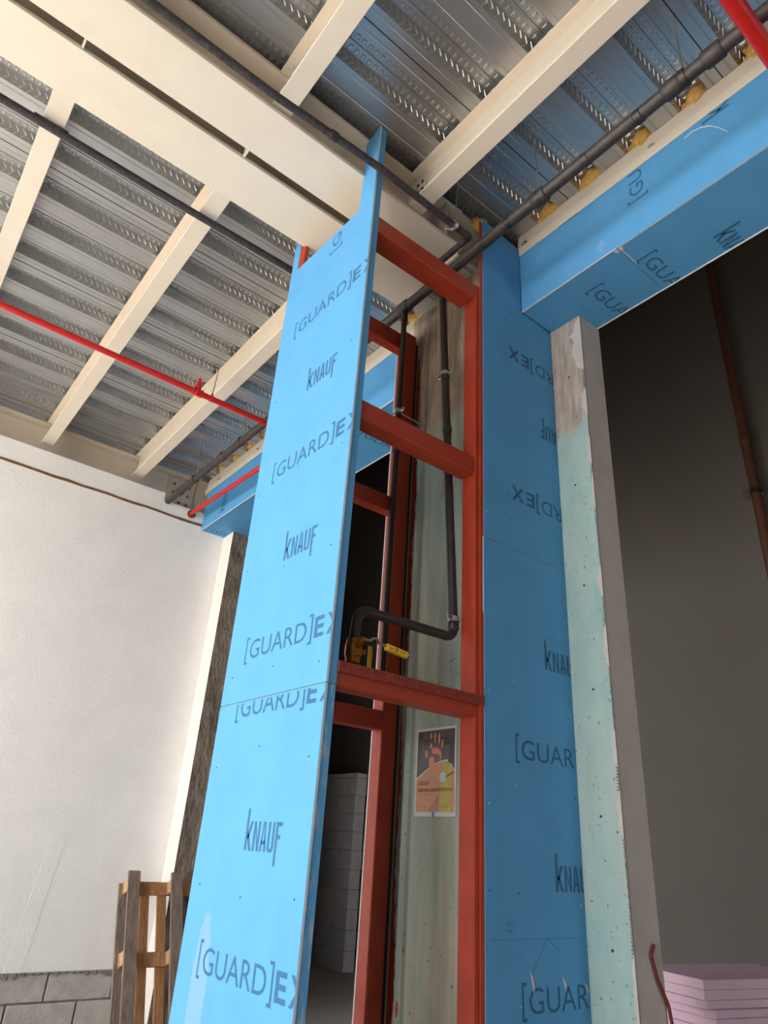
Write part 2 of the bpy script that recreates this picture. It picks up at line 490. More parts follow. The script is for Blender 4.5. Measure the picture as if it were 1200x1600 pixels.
# one pitch, starting at the foot of the web that faces the camera, going towards +y
PROF = [(0.0, 0.0, 0), (.030, 0.0, 0), (.033, .003, 0), (.037, .003, 0), (.040, 0.0, 0), (.140, 0.0, 0), (.143, .003, 0), (.147, .003, 0), (.150, 0.0, 0), (.18, 0.0, 0), (.205, DH, 0), (.262, DH, 0),
        (.266, DH - .008, 0), (.276, DH - .008, 0), (.280, DH, 0), (.335, DH, 2), (.37, 0.0, 0)]
def deck_sheet(npitch):
    """one trapezoidal sheet with its pressed dashes (flute crown) and chevrons (flute side)"""
    b = MB()
    X0, X1 = -7.0, 3.42
    pts = []
    for k in range(npitch):
        for (y, z, mi) in PROF[:-1]:
            pts.append((y + k * PIT, z, mi))
    pts.append((npitch * PIT, 0, 0))
    for i in range(len(pts) - 1):
        (ya, za, mi), (yb, zb, _) = pts[i], pts[i + 1]
        b.add([(X0, ya, za), (X1, ya, za), (X1, yb, zb), (X0, yb, zb)], [(0, 1, 2, 3)], mi)
    b.box(X0, X1, .088, .0945, -.0015, .012, 3)
    E_ = MB()
    wn = Vector((0, -DH, -.035)).normalized()          # outward normal of the chevron web
    wd_ = Vector((0, .035, -DH)).normalized()          # down the web
    for k in range(npitch):
        top = Vector((0, .335 + k * PIT, DH))
        x = -2.6
        while x < 3.3:
            for s0, s1, x0, x1 in ((.010, .041, 0, .026), (.041, .072, .026, 0)):
                def P(xx, ss, h): return tuple(Vector((xx, 0, 0)) + top + wd_ * ss + wn * h)
                a, c = x + x0, x + x1
                w_ = .013
                vs = [P(a, s0, 0), P(a + w_, s0, 0), P(c + w_, s1, 0), P(c, s1, 0), P(a + .004, s0 + .001, .005), P(a + w_ - .004, s0 + .001, .005), P(c + w_ - .004, s1 - .001, .005), P(c + .004, s1 - .001, .005)]
                E_.add(vs, [(4, 5, 6, 7), (0, 1, 5, 4), (1, 2, 6, 5), (2, 3, 7, 6), (3, 0, 4, 7)])
            x += .047
        x = -2.6
        while x < 3.3:
            for y0, y1 in ((.217, .252), (.290, .325)):
                yk = k * PIT
                vs = [(x, yk + y0, DH), (x + .024, yk + y0, DH), (x + .024, yk + y1, DH), (x, yk + y1, DH), (x + .005, yk + y0 + .005, DH - .006), (x + .019, yk + y0 + .005, DH - .006), (x + .019, yk + y1 - .005, DH - .006), (x + .005, yk + y1 - .005, DH - .006)]
                E_.add(vs, [(4, 7, 6, 5), (0, 4, 5, 1), (1, 5, 6, 2), (2, 6, 7, 3), (3, 7, 4, 0)])
            x += .046
    return b, E_
Y0 = 1.85 - 21 * PIT
sb, se = deck_sheet(3)
proto = sb.build('deck_sheet', ['galv', 'galv', 'galv', 'seam'], ceil)
embo = se.build('embossing', 'galv_em', proto)
nsh = 14
for i in range(nsh):
    o = proto if i == 0 else proto.copy()
    if i: COL.objects.link(o)
    o.parent = ceil
    o.location = (0, Y0 + 3 * i * PIT, 0)
    if i:
        e = embo.copy(); COL.objects.link(e); e.parent = o
# the slab cast on the deck
struct(MB().box(-7.0, 3.42, -6.2, 8.9, DECK + .085, DECK + .25).build('trim_1', 'floor'))

# ================================================================== steel
def ibeam_profile(c, w, zb, h, tf, tw):
    a = w / 2
    return [(c - a, zb), (c + a, zb), (c + a, zb + tf), (c + tw, zb + tf), (c + tw, zb + h - tf), (c + a, zb + h - tf), (c + a, zb + h), (c - a, zb + h), (c - a, zb + h - tf), (c - tw, zb + h - tf), (c - tw, zb + tf), (c - a, zb + tf)]

def ibeam(name, label, cat, axis, c, w, zb, h, a, b, tf=.022, tw=.010, group=None):
    t = thing(name, label, cat, group, loc=(0, 0, 0))
    hw = w / 2
    def bx(n, u0, u1, z0, z1, p0=a, p1=b):
        m = MB()
        if axis == 'x': m.box(p0, p1, u0, u1, z0, z1)
        else: m.box(u0, u1, p0, p1, z0, z1)
        return m.build(n, 'cream', t, bevel=.0025)
    bx('bottom_flange', c - hw, c + hw, zb, zb + tf)
    bx('web', c - tw, c + tw, zb + tf, zb + h - tf)
    bx('top_flange', c - hw, c + hw, zb + h - tf, zb + h)
    return t

BB = 5.40
tb1 = ibeam('main_beam', 'cream painted twin main beam nearer the camera, passing through the notch in the blue board', 'steel beam', 'x', 2.669, .328, BB, DECK - BB, -7, 2.41, tf=.03, tw=.012, group='twin main beams')
tb2 = ibeam('main_beam', 'cream painted twin main beam on the white wall side of the pair', 'steel beam', 'x', 3.072, .338, BB, DECK - BB, -7, 2.50, tf=.03, tw=.012, group='twin main beams')
for t, c, xe in ((tb1, 2.669, 2.41), (tb2, 3.072, 2.50)):
    MB().box(xe, 3.30, c - .115, c + .115, BB - .012, BB + .018).build('end_flange', 'cream', t, bevel=.002)
    MB().box(xe, 3.30, c - .012, c + .012, BB + .02, DECK - .03).build('end_web', 'cream', t)
    MB().box(xe, 3.30, c - .15, c + .15, DECK - .03, DECK).build('end_top_flange', 'cream', t)
    MB().box(xe - .16, xe - .145, c - .16, c + .16, BB + .03, DECK - .03).build('stiffener', 'cream_edge', t)
for x in (-.09, .90):
    MB().box(x - .006, x + .006, 2.834, 2.902, BB + .012, BB + .3).build('spacer_plate', 'cream', tb1)
MB().box(2.43, 2.60, 2.60, 2.79, BB - .03, BB - .013).build('bearing_plate', 'cream_edge', tb1, bevel=.002)
MB().box(2.43, 2.60, 2.98, 3.17, BB - .03, BB - .013).build('bearing_plate', 'cream_edge', tb2, bevel=.002)

JB = 5.47
JX = [(-1.13, 'farthest left of the frame'), (-.09, 'at the left edge'), (.94, 'in the middle'), (1.985, 'nearest the boxed column')]
for x, w_ in JX:
    for side in ('near', 'far'):
        if side == 'near':
            a, b_ = -5.9, 2.60
            lab = {1.985: 'cream joist with bolted end plate above the red frame, right of the blue tongue', .94: 'cream joist crossing the top edge left of the blue tongue'}.get(x, 'cream joist overhead at the far left, camera side of twin beams')
        else:
            a, b_ = 3.255, 7.71
            lab = {1.985: 'cream joist behind red sprinkler pipe tee, ending above the foam joint of the white wall', .94: 'cream joist between twin beams and white wall, second from the blue panel', -.09: 'cream joist at the left edge, between twin beams and white wall'}.get(x, 'cream joist left of the view between twin beams and white wall')
        if x < -.5:
            lab = 'cream joist off to the left, %s of the twin beams' % ('camera side' if side == 'near' else 'white wall side')
        elif x < 0 and side == 'near':
            lab = 'cream joist overhead at the left on the camera side of the twin beams'
        t = ibeam('joist', lab, 'steel joist', 'y', x, .125, JB, DECK - JB, a, b_, tf=.014, tw=.006, group='cream joists under the deck')
        ye, d = (2.40, .11) if side == 'near' else (3.265, .10)
        pl = MB().box(x - .022, x - .006, ye, ye + d, JB + .05, DECK - .05).build('end_plate', 'cream_edge', t, bevel=.002)
        for yy in (.03, .075):
            for zz in (.10, .17):
                MB().tube([(x - .028, ye + yy, JB + zz), (x - .022, ye + yy, JB + zz)], .012, n=8).build('bolt', 'seam', t)
        if side == 'near':
            if x == 1.985:
                MB().prism([(2.46, 5.50), (2.475, 5.485), (2.44, 5.43), (2.425, 5.445)], 'x', x - .07, x - .064).build('primer_mark', 'red_pipe', t)

eb = ibeam('edge_beam', 'cream edge beam in shade above the white wall', 'steel beam', 'x', 7.86, .26, 5.26, DECK - 5.26, -7, 3.3, tf=.02, tw=.01)
MB().box(2.42, 2.78, 7.832, 7.849, 5.29, 5.74).build('bolt_plate', 'cream_edge', eb)
for i in range(3):
    for j in range(3):
        p = (2.50 + i * .10, 7.832, 5.40 + j * .12)
        MB().tube([(p[0], 7.812, p[2]), p], .018, n=6).build('bolt', 'rough_conc', eb)

# channel above the blue header, in two lengths
def header_steel(label, a, b):
    t = thing('header_channel', label, 'steel channel', 'cream channels above the blue lintel')
    MB().prism([(XH - .006, 5.555), (XH + .30, 5.555), (XH + .30, 5.575), (XH + .02, 5.575), (XH + .02, 5.63), (XH - .006, 5.63)], 'y', a, b).build('lip', 'cream', t, bevel=.003)
    MB().prism([(XH + .005, 5.62), (XH + .02, 5.62), (XH + .035, DECK - .004), (XH + .02, DECK - .004)], 'y', a, b).build('web', 'cream', t)
    MB().box(XH + .02, XH + .30, a, b, DECK - .02, DECK - .003).build('top_flange', 'cream', t)
    return t
hn = header_steel('cream steel channel above the blue lintel at the upper right', -5.0, YN + .02)
hf = header_steel('cream steel channel above the far blue lintel by the white wall', 3.25, YW + .10)
for t, ys in ((hn, (1.30, 2.325)), (hf, (5.2, 6.3, 7.3))):
    for y in ys:
        m = MB(); m.tube([(XH - .02, y, 5.640), (XH + .0, y, 5.640)], .010, n=8); m.box(XH - .012, XH - .006, y - .02, y + .02, 5.628, 5.652)
        m.build('anchor_screw', 'zinc', t)

# ================================================================== concrete column
cc = thing('concrete_column', 'bare concrete column with green wash, stained and pitted, inside the red frame', 'column', loc=(0, 0, 0))
MB().box(2.56, XT, 2.40, 3.195, 0, 5.30).build('shaft', 'col_conc', cc, bevel=.01)
MB().prism([(2.560, 2.985), (2.548, 3.0), (2.548, 3.045), (2.560, 3.06)], 'z', 0, 4.95).build('formwork_ridge', 'col_conc', cc)
MB().prism([(2.560, 2.80), (2.553, 2.806), (2.553, 2.822), (2.560, 2.828)], 'z', 3.6, 5.25).build('formwork_ridge', 'col_conc', cc)
rp = MB()
zs = [.1 + i * .03 for i in range(160)]
ws = [max(.004, .022 + .012 * math.sin(z_ * 2.3) + .010 * math.sin(z_ * 7.1) + random.uniform(-.006, .012)) for z_ in zs]
rp.add([(2.5585, 3.11, z_) for z_ in zs] + [(2.5585, 3.107 - w_, z_) for z_, w_ in zip(zs, ws)], [(i, i + 1, 161 + i, 160 + i) for i in range(159)])
rp.build('red_paint_edge', 'red_oxide', cc)
sm = MB()
for (y, z, w_, h) in ((3.02, .93, .022, .07), (3.055, 1.52, .012, .03), (2.70, 2.55, .02, .012)):
    sm.add([(2.5465 if 3.0 < y < 3.045 else 2.5585, y + w_ / 2 * math.cos(a * .785), z + h / 2 * math.sin(a * .785)) for a in range(8)], [tuple(range(8))])
sm.build('red_paint_daub', 'red_oxide', cc)

# ================================================================== red frame
fr = thing('red_frame', 'red oxide painted steel frame of posts and rails around the concrete column', 'steel frame')
def tubebox(n, x0, x1, y0, y1, z0, z1, mt='red_oxide'):
    return MB().box(x0, x1, y0, y1, z0, z1).build(n, mt, fr, bevel=.006)
tubebox('post', 2.426, 2.53, YN + .014, 2.495, 0, 5.0)
tubebox('post', 2.426, 2.53, 3.107, 3.198, 0, 5.06)
tubebox('post', 1.5635, 1.602, YN + .022, 2.47, 0, 5.14)
tubebox('post', 1.5635, 1.602, 3.22, 3.322, 0, 5.55)
MB().box(2.458, 2.4815, YN + .002, YN + .0125, 0, 5.60).build('cover_strip', 'red_oxide', fr)
MB().box(2.531, 2.555, 3.12, 3.13, 0, 5.0).build('gap_shade', 'seam', fr)  # near-black strip painting the shade of the open gap behind the far post
RAILS = ((4.878, 5.0), (3.552, 3.665), (2.205, 2.315))
for i, (z0, z1) in enumerate(RAILS):
    if i == 2:
        tubebox('rail', 1.602, 2.47, YN + .012, 2.50, z0, z1 - .02, 'red_oxide')
        MB().box(1.602, 2.478, YN - .002, 2.54, z1 - .02, z1 - .008).build('rail_top_angle', 'red_dark', fr, bevel=.002)
        MB().box(1.602, 2.478, YN - .008, YN - .001, z1 - .055, z1 - .008).build('rail_front_lip', 'red_dark', fr, bevel=.002)
    else:
        tubebox('rail', 1.602, 2.426, YN + .016, 2.505 + (.03 if i == 0 else 0), z0, z1)
    tubebox('rail', 1.602, 2.426, 3.107, 3.19, z0 - .005, z1 - .01 + (.02 if i == 0 else 0))

# ================================================================== blue gypsum claddings
T = .0125
def board(b, parent, name='board', mats=('blue', 'core')):
    return b.build(name, list(mats), parent, bevel=.0015)

# front cladding, facing the camera's left
fc = thing('front_cladding', 'tall light blue gypsum boards in front of the red frame, notched round the beams', 'plasterboard', loc=(0, 0, 0))
YF = 3.34
XF = 1.55
b1 = board(MB().box(XF, XF + T, YN, YF, 0, 2.205, mis=[1, 1, 1, 0, 1, 0]), fc)
b2 = board(MB().box(XF, XF + T, YN, YF, 2.2085, 4.605, mis=[1, 1, 1, 0, 1, 0]), fc)
b3m = MB()
b3m.prism([(YN, 4.607), (YF, 4.607), (YF, 5.60), (3.262, 5.60), (3.262, 5.185), (2.528, 5.115), (2.524, 5.74), (YN, 5.77)], 'x', XF, XF + T, 0, side=1)
b3 = board(b3m, fc)
st1 = MB().box(XF + T + .001, XF + .054, YN + .0035, YN + .0035 + T, 0, 2.205, mis=[1, 1, 0, 1, 1, 1]).build('edge_strip', ['dust', 'core'], fc, bevel=.001)
MB().box(XF + T + .001, XF + .054, YN + .0035, YN + .0035 + T, 2.207, 4.605, mis=[1, 1, 0, 1, 1, 1]).build('edge_strip', ['blue', 'core'], fc, bevel=.001)
MB().box(XF + T + .001, XF + .054, YN + .0035, YN + .0035 + T, 4.608, 5.765, mis=[1, 1, 0, 1, 1, 1]).build('edge_strip', ['blue', 'core'], fc, bevel=.001)
MB().box(XF + T + .001, XF + .054, YF - .0035 - T, YF - .0035, 0, 5.60, mis=[1, 1, 1, 1, 0, 1]).build('edge_strip', ['blue', 'core'], fc, bevel=.001)
R_, U_ = (0, -1, 0), (0, 0, 1)
cl = [((XF, YN + .002, 0), (0, -1, 0))]
for bd, z, sl in ((b3, 4.515, 0), (b2, 3.43, 0), (b2, 2.392, 0), (b1, 1.075, 0)):
    c2 = list(cl)
    if bd is b3: c2.append(((XF, 0, 4.609), (0, 0, -1)))
    if bd is b3:
        # one stamp crosses the joint: upper part on the top board, lower part on the board below
        print_on(GP, (XF, 3.15, 4.485), R_, U_, b3, c2)
        print_on(GP, (XF, 3.15, 4.485), R_, U_, b2, list(cl) + [((XF, 0, 4.604), (0, 0, 1))])
    else:
        print_on(GP, (XF, 3.15, z), R_, U_, bd, c2)
print_on(GP, (XF, 3.15, 2.108), R_, U_, b1, cl + [((XF, 0, 2.196), (0, 0, 1))])
for bd, z in ((b2, 3.945), (b2, 2.885), (b1, 1.565)):
    print_on(KP, (XF, 2.885, z), R_, U_, bd)
print_on(GP, (XF, 2.685, 4.965), (0, 0, 1), (0, 1, 0), b3, [((XF, 2.685, 5.12), (0, -.095, 1))])
# screw heads
for bd, z0, z1 in ((b1, .3, 2.1), (b2, 2.35, 4.5)):
    z = z0
    while z < z1:
        for y in (2.45, 2.86, 3.27):
            yy, zz = y + random.uniform(-.02, .02), z + random.uniform(-.06, .06)
            MB().tube([(XF - .0012, yy, zz), (XF + .002, yy, zz)], .0042, n=7).build('screw_head', 'seam', bd)
        z += .55
def blot(cx, cy, rx, ry, n=22, jag=.25):
    pts = []
    for k in range(n):
        a = 2 * math.pi * k / n
        r = 1 + random.uniform(-jag, jag)
        pts.append((cx + rx * r * math.cos(a), cy + ry * r * math.sin(a)))
    return [(cx, cy)] + pts, [(0, 1 + k, 1 + (k + 1) % n) for k in range(n)]
print_on(blot(0, 0, .075, .30, 40, .07), (XF, 3.12, 1.02), R_, U_, b1, name='pale_smear', material='stain', off=.0003)

# side cladding of the column, facing the camera's right
sc = thing('side_cladding', 'dark blue gypsum boards on the column side between red post and concrete jamb', 'plasterboard', loc=(0, 0, 0))
XL = 2.482
s1 = board(MB().box(XL, XS - .001, YN, YN + T, 0, 2.722, mis=[1, 1, 0, 1, 0, 1]), sc)
s2 = board(MB().box(XL - .002, XS - .001, YN - .001, YN + T - .001, 2.724, 3.171, mis=[1, 1, 0, 1, 0, 1]), sc)
s3 = board(MB().prism([(XL, 3.176), (XS - .001, 3.176), (XS - .001, 5.018), (XH - .001, 5.018), (XH - .001, 5.62), (XL, 5.645)], 'y', YN, YN + T, 0, side=1), sc)
MB().box(XL - .008, XL - .001, YN + .001, YN + .011, 2.74, 3.172).build('joint_tape', 'core', sc)
RX, UX = (1, 0, 0), (0, 0, 1)
cr = [((XS - .004, YN, 0), (1, 0, 0))]
print_on(GP, (2.70, YN, 2.025), RX, UX, s1, cr)
print_on(KP, (2.955, YN, 2.535), RX, UX, s1, cr)
print_on(KP, (2.965, YN, 1.475), RX, UX, s1, cr)
print_on(GP, (2.705, YN, .985), RX, UX, s1, cr)
RI, UI = (-1, 0, 0), (0, 0, -1)
print_on(GP, (3.56, YN, 4.665), RI, UI, s3, cr)
print_on(KP, (3.302, YN, 4.165), RI, UI, s3, cr)
print_on(GP, (3.56, YN, 3.615), RI, UI, s3, cr)
pencil = merge([rc(0, .60, 0, .0016), q((.36, 0), (.364, 0), (.26, -.13), (.258, -.129)), q((.36, 0), (.364, 0), (.46, -.05), (.458, -.052)), rc(.10, .13, .03, .033), rc(.113, .116, .033, .07), rc(.10, .103, .05, .07), rc(.127, .13, .045, .065)])
print_on(pencil, (2.52, YN, 1.285), RX, UX, s1, cr, name='pencil_marks')
for bd, zs in ((s1, (.5, 1.0, 1.45, 1.9, 2.4)), (s3, (3.4, 3.9, 4.5, 4.9))):
    for z in zs:
        for x in (2.51, 2.70, 3.15):
            zz = z + random.uniform(-.08, .08)
            MB().tube([(x, YN - .0012, zz), (x, YN + .002, zz)], .0042, n=7).build('screw_head', 'core' if random.random() < .5 else 'seam', bd)
for (x, z, h) in ((2.76, 1.08, .09), (2.98, 1.08, .06), (3.14, 1.06, .05)):
    print_on(merge([q((0, h), (.018, h * .7), (.03, h * .3), (.024, 0), (.012, h * .4), (.004, h * .8))]), (x, YN, z), RX, UX, s1, cr, name='torn_paper', material='core', off=.001)

# mirrored side cladding on the far side
fs_ = thing('far_side_cladding', 'blue gypsum board seen edge-on as a white line by the far red post', 'plasterboard')
board(MB().box(2.432, XS - .001, 3.2005, 3.2005 + T, 0, 5.0, mis=[1, 1, 0, 1, 0, 1]), fs_)

# lintel claddings
def lintel(label, a, b, seam):
    t = thing('lintel_cladding', label, 'plasterboard', 'blue lintel claddings')
    f = board(MB().box(XH, XH + T, a, b, 5.02, 5.554, mis=[1, 1, 1, 0, 1, 0]), t, 'face_board')
    u = []
    cuts = [a] + seam + [b]
    for y0, y1 in zip(cuts[:-1], cuts[1:]):
        u.append(board(MB().box(XH + T + .0005, XO, y0 + .001, y1 - .001, 5.02, 5.02 + T, mis=[0, 0, 1, 1, 1, 1]), t, 'underside_board'))
    MB().box(XO - T, XO, a, b, 5.034, 5.554).build('back_board', 'blue', t)
    MB().box(XO - .004, XO + .003, a, b, 5.013, 5.024).build('edge_bead', 'core', t)
    return t, f, u
ln, lnf, lnu = lintel('blue gypsum boxed lintel over the opening at the upper right', -5.0, YN - .002, [-.8, 1.615])
lf, lff, lfu = lintel('blue gypsum boxed lintel behind the column, reaching the white wall', 3.215, YW - .002, [5.6])
MB().box(XH - .0015, XH + .006, 3.215, YW - .002, 5.0135, 5.0225).build('edge_bead', 'core', lf)
MB().box(XH - .0012, XH + .004, 1.62, YN - .002, 5.016, 5.0215).build('edge_bead', 'core', ln)
RD, UDn = (1, 0, 0), (0, -1, 0)      # lettering read from below
print_on(GP, (XH, 1.365, 5.285), (0, 0, 1), (0, 1, 0), lnf, [((XH, 0, 5.553), (0, 0, 1))])
print_on(KP, (XH, 1.86, 5.545), (0, 0, 1), (0, 1, 0), lnf, [((XH, 0, 5.553), (0, 0, 1))])
print_on(KP, (XH, .83, 5.50), (0, 0, 1), (0, 1, 0), lnf, [((XH, 0, 5.553), (0, 0, 1))])
ce = [((XO - .006, 0, 0), (1, 0, 0))]
print_on(GP, (3.04, 1.98, 5.02), RD, UDn, lnu[2], ce)
print_on(GP, (3.05, 1.602, 5.02), RD, UDn, lnu[1], ce)
print_on(GP, (3.05, .45, 5.02), RD, UDn, lnu[1], ce)
print_on(KP, (3.22, 1.19, 5.02), RD, UDn, lnu[1], ce)
print_on(GP, (2.98, 4.46, 5.02), RD, UDn, lfu[0], ce)
print_on(KP, (3.1, 4.0, 5.02), RD, UDn, lfu[0], ce)
print_on(GP, (2.97, 7.53, 5.02), RD, UDn, lfu[1], ce)
print_on(KP, (XH, 6.95, 5.09), (0, 0, 1), (0, 1, 0), lff)
print_on(GP, (XH, 6.02, 5.10), (0, 0, 1), (0, 1, 0), lff, [((XH, 0, 5.553), (0, 0, 1))])
scr = [(0, 0), (.05, .008), (.10, -.01), (.15, -.05), (.19, -.11), (.23, -.19)]
sv = [(x, y + .005) for x, y in scr] + [(x, y - .004) for x, y in scr]
print_on((sv, [(i, i + 1, i + 7, i + 6) for i in range(5)]), (XH, 1.10, 5.50), (0, -1, 0), (0, 0, 1), lnf, name='chalk_scratch', material='p_white')
print_on(blot(0, 0, .03, .05), (XH, 1.72, 5.12), (0, -1, 0), (0, 0, 1), lnf, name='pale_smear', material='stain', off=.0003)
for y in (1.63, 1.60):
    print_on(blot(0, 0, .02, .012), (XH + .02, y, 5.02), RD, UDn, lnu[1], name='filler_spot', material='core', off=.0008)
MB().box(XH, XH + .20, 1.600, 1.605, 5.0185, 5.0201).build('joint_filler', 'core', ln)

# foam plugs in the deck flutes above the channels
def foam_blob(y, wdt, h):
    bm = bmesh.new()
    bmesh.ops.create_icosphere(bm, subdivisions=3, radius=1)
    sd = random.uniform(0, 9)
    for v in bm.verts:
        n = v.co.copy()
        r = 1 + .20 * math.sin(5 * n.x + sd) * math.cos(4 * n.y + 2 * sd) + .13 * math.sin(9 * n.z + 7 * n.y + sd) + .06 * math.sin(17 * n.y + 3 * sd)
        v.co = Vector((n.x * .075, n.y * wdt, n.z * h)) * r
    me = bpy.data.meshes.new('foam_plug'); bm.to_mesh(me); bm.free()
    me.materials.append(M['foam'])
    for p in me.polygons: p.use_smooth = True
    o = bpy.data.objects.new('foam_plug', me); COL.objects.link(o)
    o.location = (XH + .060, y, DECK + .030)
    return o
FL = 1.85 - .10
ORD = ['first', 'second', 'third', 'fourth', 'fifth', 'sixth', 'seventh', 'eighth', 'ninth', 'tenth', 'eleventh', 'twelfth', 'thirteenth', 'fourteenth', 'fifteenth', 'sixteenth', 'seventeenth', 'eighteenth']
n_ = 0
for k in range(-1, 10):
    y = FL - k * PIT - .01
    if y > YN - .05 or y < -1.4: continue
    tag(foam_blob(y + random.uniform(-.01, .01), .115 + random.uniform(-.025, .02), .066), 'lump of yellow foam above the right lintel, %s from the boxed column' % ORD[n_], 'foam', 'yellow foam plugs over the right lintel')
    n_ += 1
n_ = 0
for k in range(16, 4, -1):
    y = FL + k * PIT
    if 3.4 < y < 7.5:
        tag(foam_blob(y, .08, .05), 'small lump of yellow foam above the far lintel, %s from the white wall' % ORD[n_], 'foam', 'yellow foam plugs over the far lintel')
        n_ += 1
o = tag(foam_blob(2.47, .045, .06), 'yellow foam lump squeezed above the red post by the blue board top', 'foam'); o.location = (2.53, 2.44, 5.66)

# ================================================================== pipes
def rings(t, axis_pts, r, L, mt='pipe_tape', nm='coupling'):
    for p, d in axis_pts:
        p, d = Vector(p), Vector(d).normalized()
        m = MB(); m.tube([p - d * L / 2, p - d * L * .42, p + d * L * .42, p + d * L / 2], [r * .9, r, r, r * .9], n=14)
        m.build(nm, mt, t, smooth=True)

PX, PZ = 2.38, 5.24
gp = thing('gas_main_pipe', 'thick dark pipe hung along the blue lintels, passing behind the top red rail', 'pipe')
pm = MB(); pm.tube([(PX, -5, PZ + .02), (PX, .8, PZ + .01), (PX, 2.4, PZ), (PX, 5, PZ - .01), (PX, 7.55, PZ)], .038, n=16)
pm.build('pipe_run', 'pipe_tape', gp, smooth=True)
rings(gp, [((PX, .70, PZ + .01), (0, 1, 0)), ((PX, .92, PZ + .01), (0, 1, 0)), ((PX, 1.80, PZ), (0, 1, 0)), ((PX, 3.08, PZ), (0, 1, 0)), ((PX, 5.0, PZ - .01), (0, 1, 0)), ((PX, 6.1, PZ), (0, 1, 0)), ((PX, 7.2, PZ), (0, 1, 0))], .048, .10)
rings(gp, [((PX, y, PZ + .003), (0, 1, 0)) for y in (1.12, 1.46, 2.05, 2.28)], .0405, .045, 'pipe', 'tape_band')
# drops to the column
d1 = thing('vertical_pipe', 'thin black pipe dropping beside the far red post from the dark main', 'pipe')
MB().tube([(PX, 3.08, PZ - .03), (PX, 3.08, 2.46)], .0205, n=14).build('pipe_run', 'pipe', d1, smooth=True)
rings(d1, [((PX, 3.08, 5.14), (0, 0, 1)), ((PX, 3.08, 4.0), (0, 0, 1))],   .026, .06, 'pipe', 'coupling')
d2 = thing('valve_pipe', 'thin black pipe dropping inside the red frame and bending to the brass valve', 'pipe')
path = fillet([(PX, 2.675, PZ - .03), (PX, 2.495, 2.60), (1.765, 2.495, 2.60), (1.755, 2.495, 2.45)], .065)
MB().tube(path, .0245, n=14).build('pipe_run', 'pipe', d2, smooth=True)
rings(d2, [((PX, 2.668, 5.12), (0, .07, 1)), ((PX, 2.615, 4.34), (0, .07, 1)), ((PX, 2.585, 3.92), (0, .07, 1)), ((PX, 2.50, 2.665), (0, 0, 1))], .029, .05, 'pipe', 'coupling')
def clamp(label, p, along, r, rodto):
    t = thing('pipe_clamp', label, 'clamp', 'zinc pipe clamps on the thin black pipes')
    p = Vector(p)
    m = MB()
    for dz in (-.012, .012):
        pts = [(p.x + math.cos(a * math.pi / 8) * r, p.y + math.sin(a * math.pi / 8) * r, p.z + dz) for a in range(17)]
    m.tube([p - Vector((0, 0, .013)), p + Vector((0, 0, .013))], r, n=18)
    m.build('band', 'zinc', t, smooth=True)
    for s in (-1, 1):
        e = MB()
        if along == 'x': e.box(p.x + s * r - (.004 if s > 0 else .034), p.x + s * r + (.034 if s > 0 else .004), p.y - r * .6 - .006, p.y - r * .6 + .002, p.z - .014, p.z + .014)
        else: e.box(p.x - .004, p.x + .004, p.y + s * r - (.004 if s > 0 else .03), p.y + s * r + (.03 if s > 0 else .004), p.z - .013, p.z + .013)
        e.build('ear', 'zinc', t, bevel=.003)
        b = MB()
        if along == 'x': b.tube([(p.x + s * (r + .018), p.y - r * .6 - .012, p.z), (p.x + s * (r + .018), p.y - r * .6, p.z)], .006, n=6)
        else: b.tube([(p.x - .012, p.y + s * (r + .016), p.z), (p.x, p.y + s * (r + .016), p.z)], .005, n=6)
        b.build('bolt', 'seam', t)
    if rodto:
        MB().tube([p, rodto], .0045, n=8).build('stud', 'zinc', t)
    return t
clamp('zinc pipe clamp beside the valve pipe elbow, screwed to the red post', (PX, 2.499, 2.70), 'x', .031, (2.43, 2.50, 2.70))
clamp('zinc pipe clamp halfway up the right black pipe, studded to the concrete', (PX, 2.616, 4.355), 'y', .031, (2.565, 2.55, 4.27))
clamp('zinc pipe clamp on the left black pipe just above the middle red rail', (PX, 3.08, 4.30), 'y', .031, (2.565, 2.99, 4.21))

bv = thing('ball_valve', 'brass ball valve with yellow lever at the end of the black pipe', 'valve', loc=(0, 0, 0))
V = Vector((1.755, 2.495, 2.40))
m = MB(); m.tube([V + Vector((0, 0, .055)), V + Vector((0, 0, .05)), V + Vector((0, 0, .03)), V + Vector((0, 0, .025)), V + Vector((0, 0, -.025)), V + Vector((0, 0, -.03)), V + Vector((0, 0, -.055)), V + Vector((0, 0, -.06))], [.03, .036, .036, .040, .040, .035, .034, .028], n=8)
m.build('body', 'brass', bv, bevel=.002)
m = MB(); m.tube([V + Vector((0, 0, -.0605)), V + Vector((0, 0, -.058))], .021, n=14); m.build('bore', 'seam', bv)
m = MB(); m.tube([V + Vector((0, -.03, .02)), V + Vector((0, -.075, .04))], [.020, .015], n=10); m.tube([V + Vector((.03, -.01, 0)), V + Vector((.055, -.01, 0))], .016, n=10)
m.build('stem', 'brass', bv)
m = MB(); L0 = V + Vector((0.0, -.07, .040))
lev = [(0, 0), (.045, .0), (.052, .016), (.078, .016), (.088, .0), (.285, -.022)]
for (a, za), (b, zb) in zip(lev[:-1], lev[1:]):
    m.add([(L0.x + a, L0.y - .011, L0.z + za), (L0.x + b, L0.y - .011, L0.z + zb), (L0.x + b, L0.y + .011, L0.z + zb), (L0.x + a, L0.y + .011, L0.z + za),
           (L0.x + a, L0.y - .011, L0.z + za + .004), (L0.x + b, L0.y - .011, L0.z + zb + .004), (L0.x + b, L0.y + .011, L0.z + zb + .004), (L0.x + a, L0.y + .011, L0.z + za + .004)],
          [(0, 3, 2, 1), (4, 5, 6, 7), (0, 1, 5, 4), (1, 2, 6, 5), (2, 3, 7, 6), (3, 0, 4, 7)])
lv = m.build('lever', 'zinc', bv)
s = MB()
a, b = .130, .258
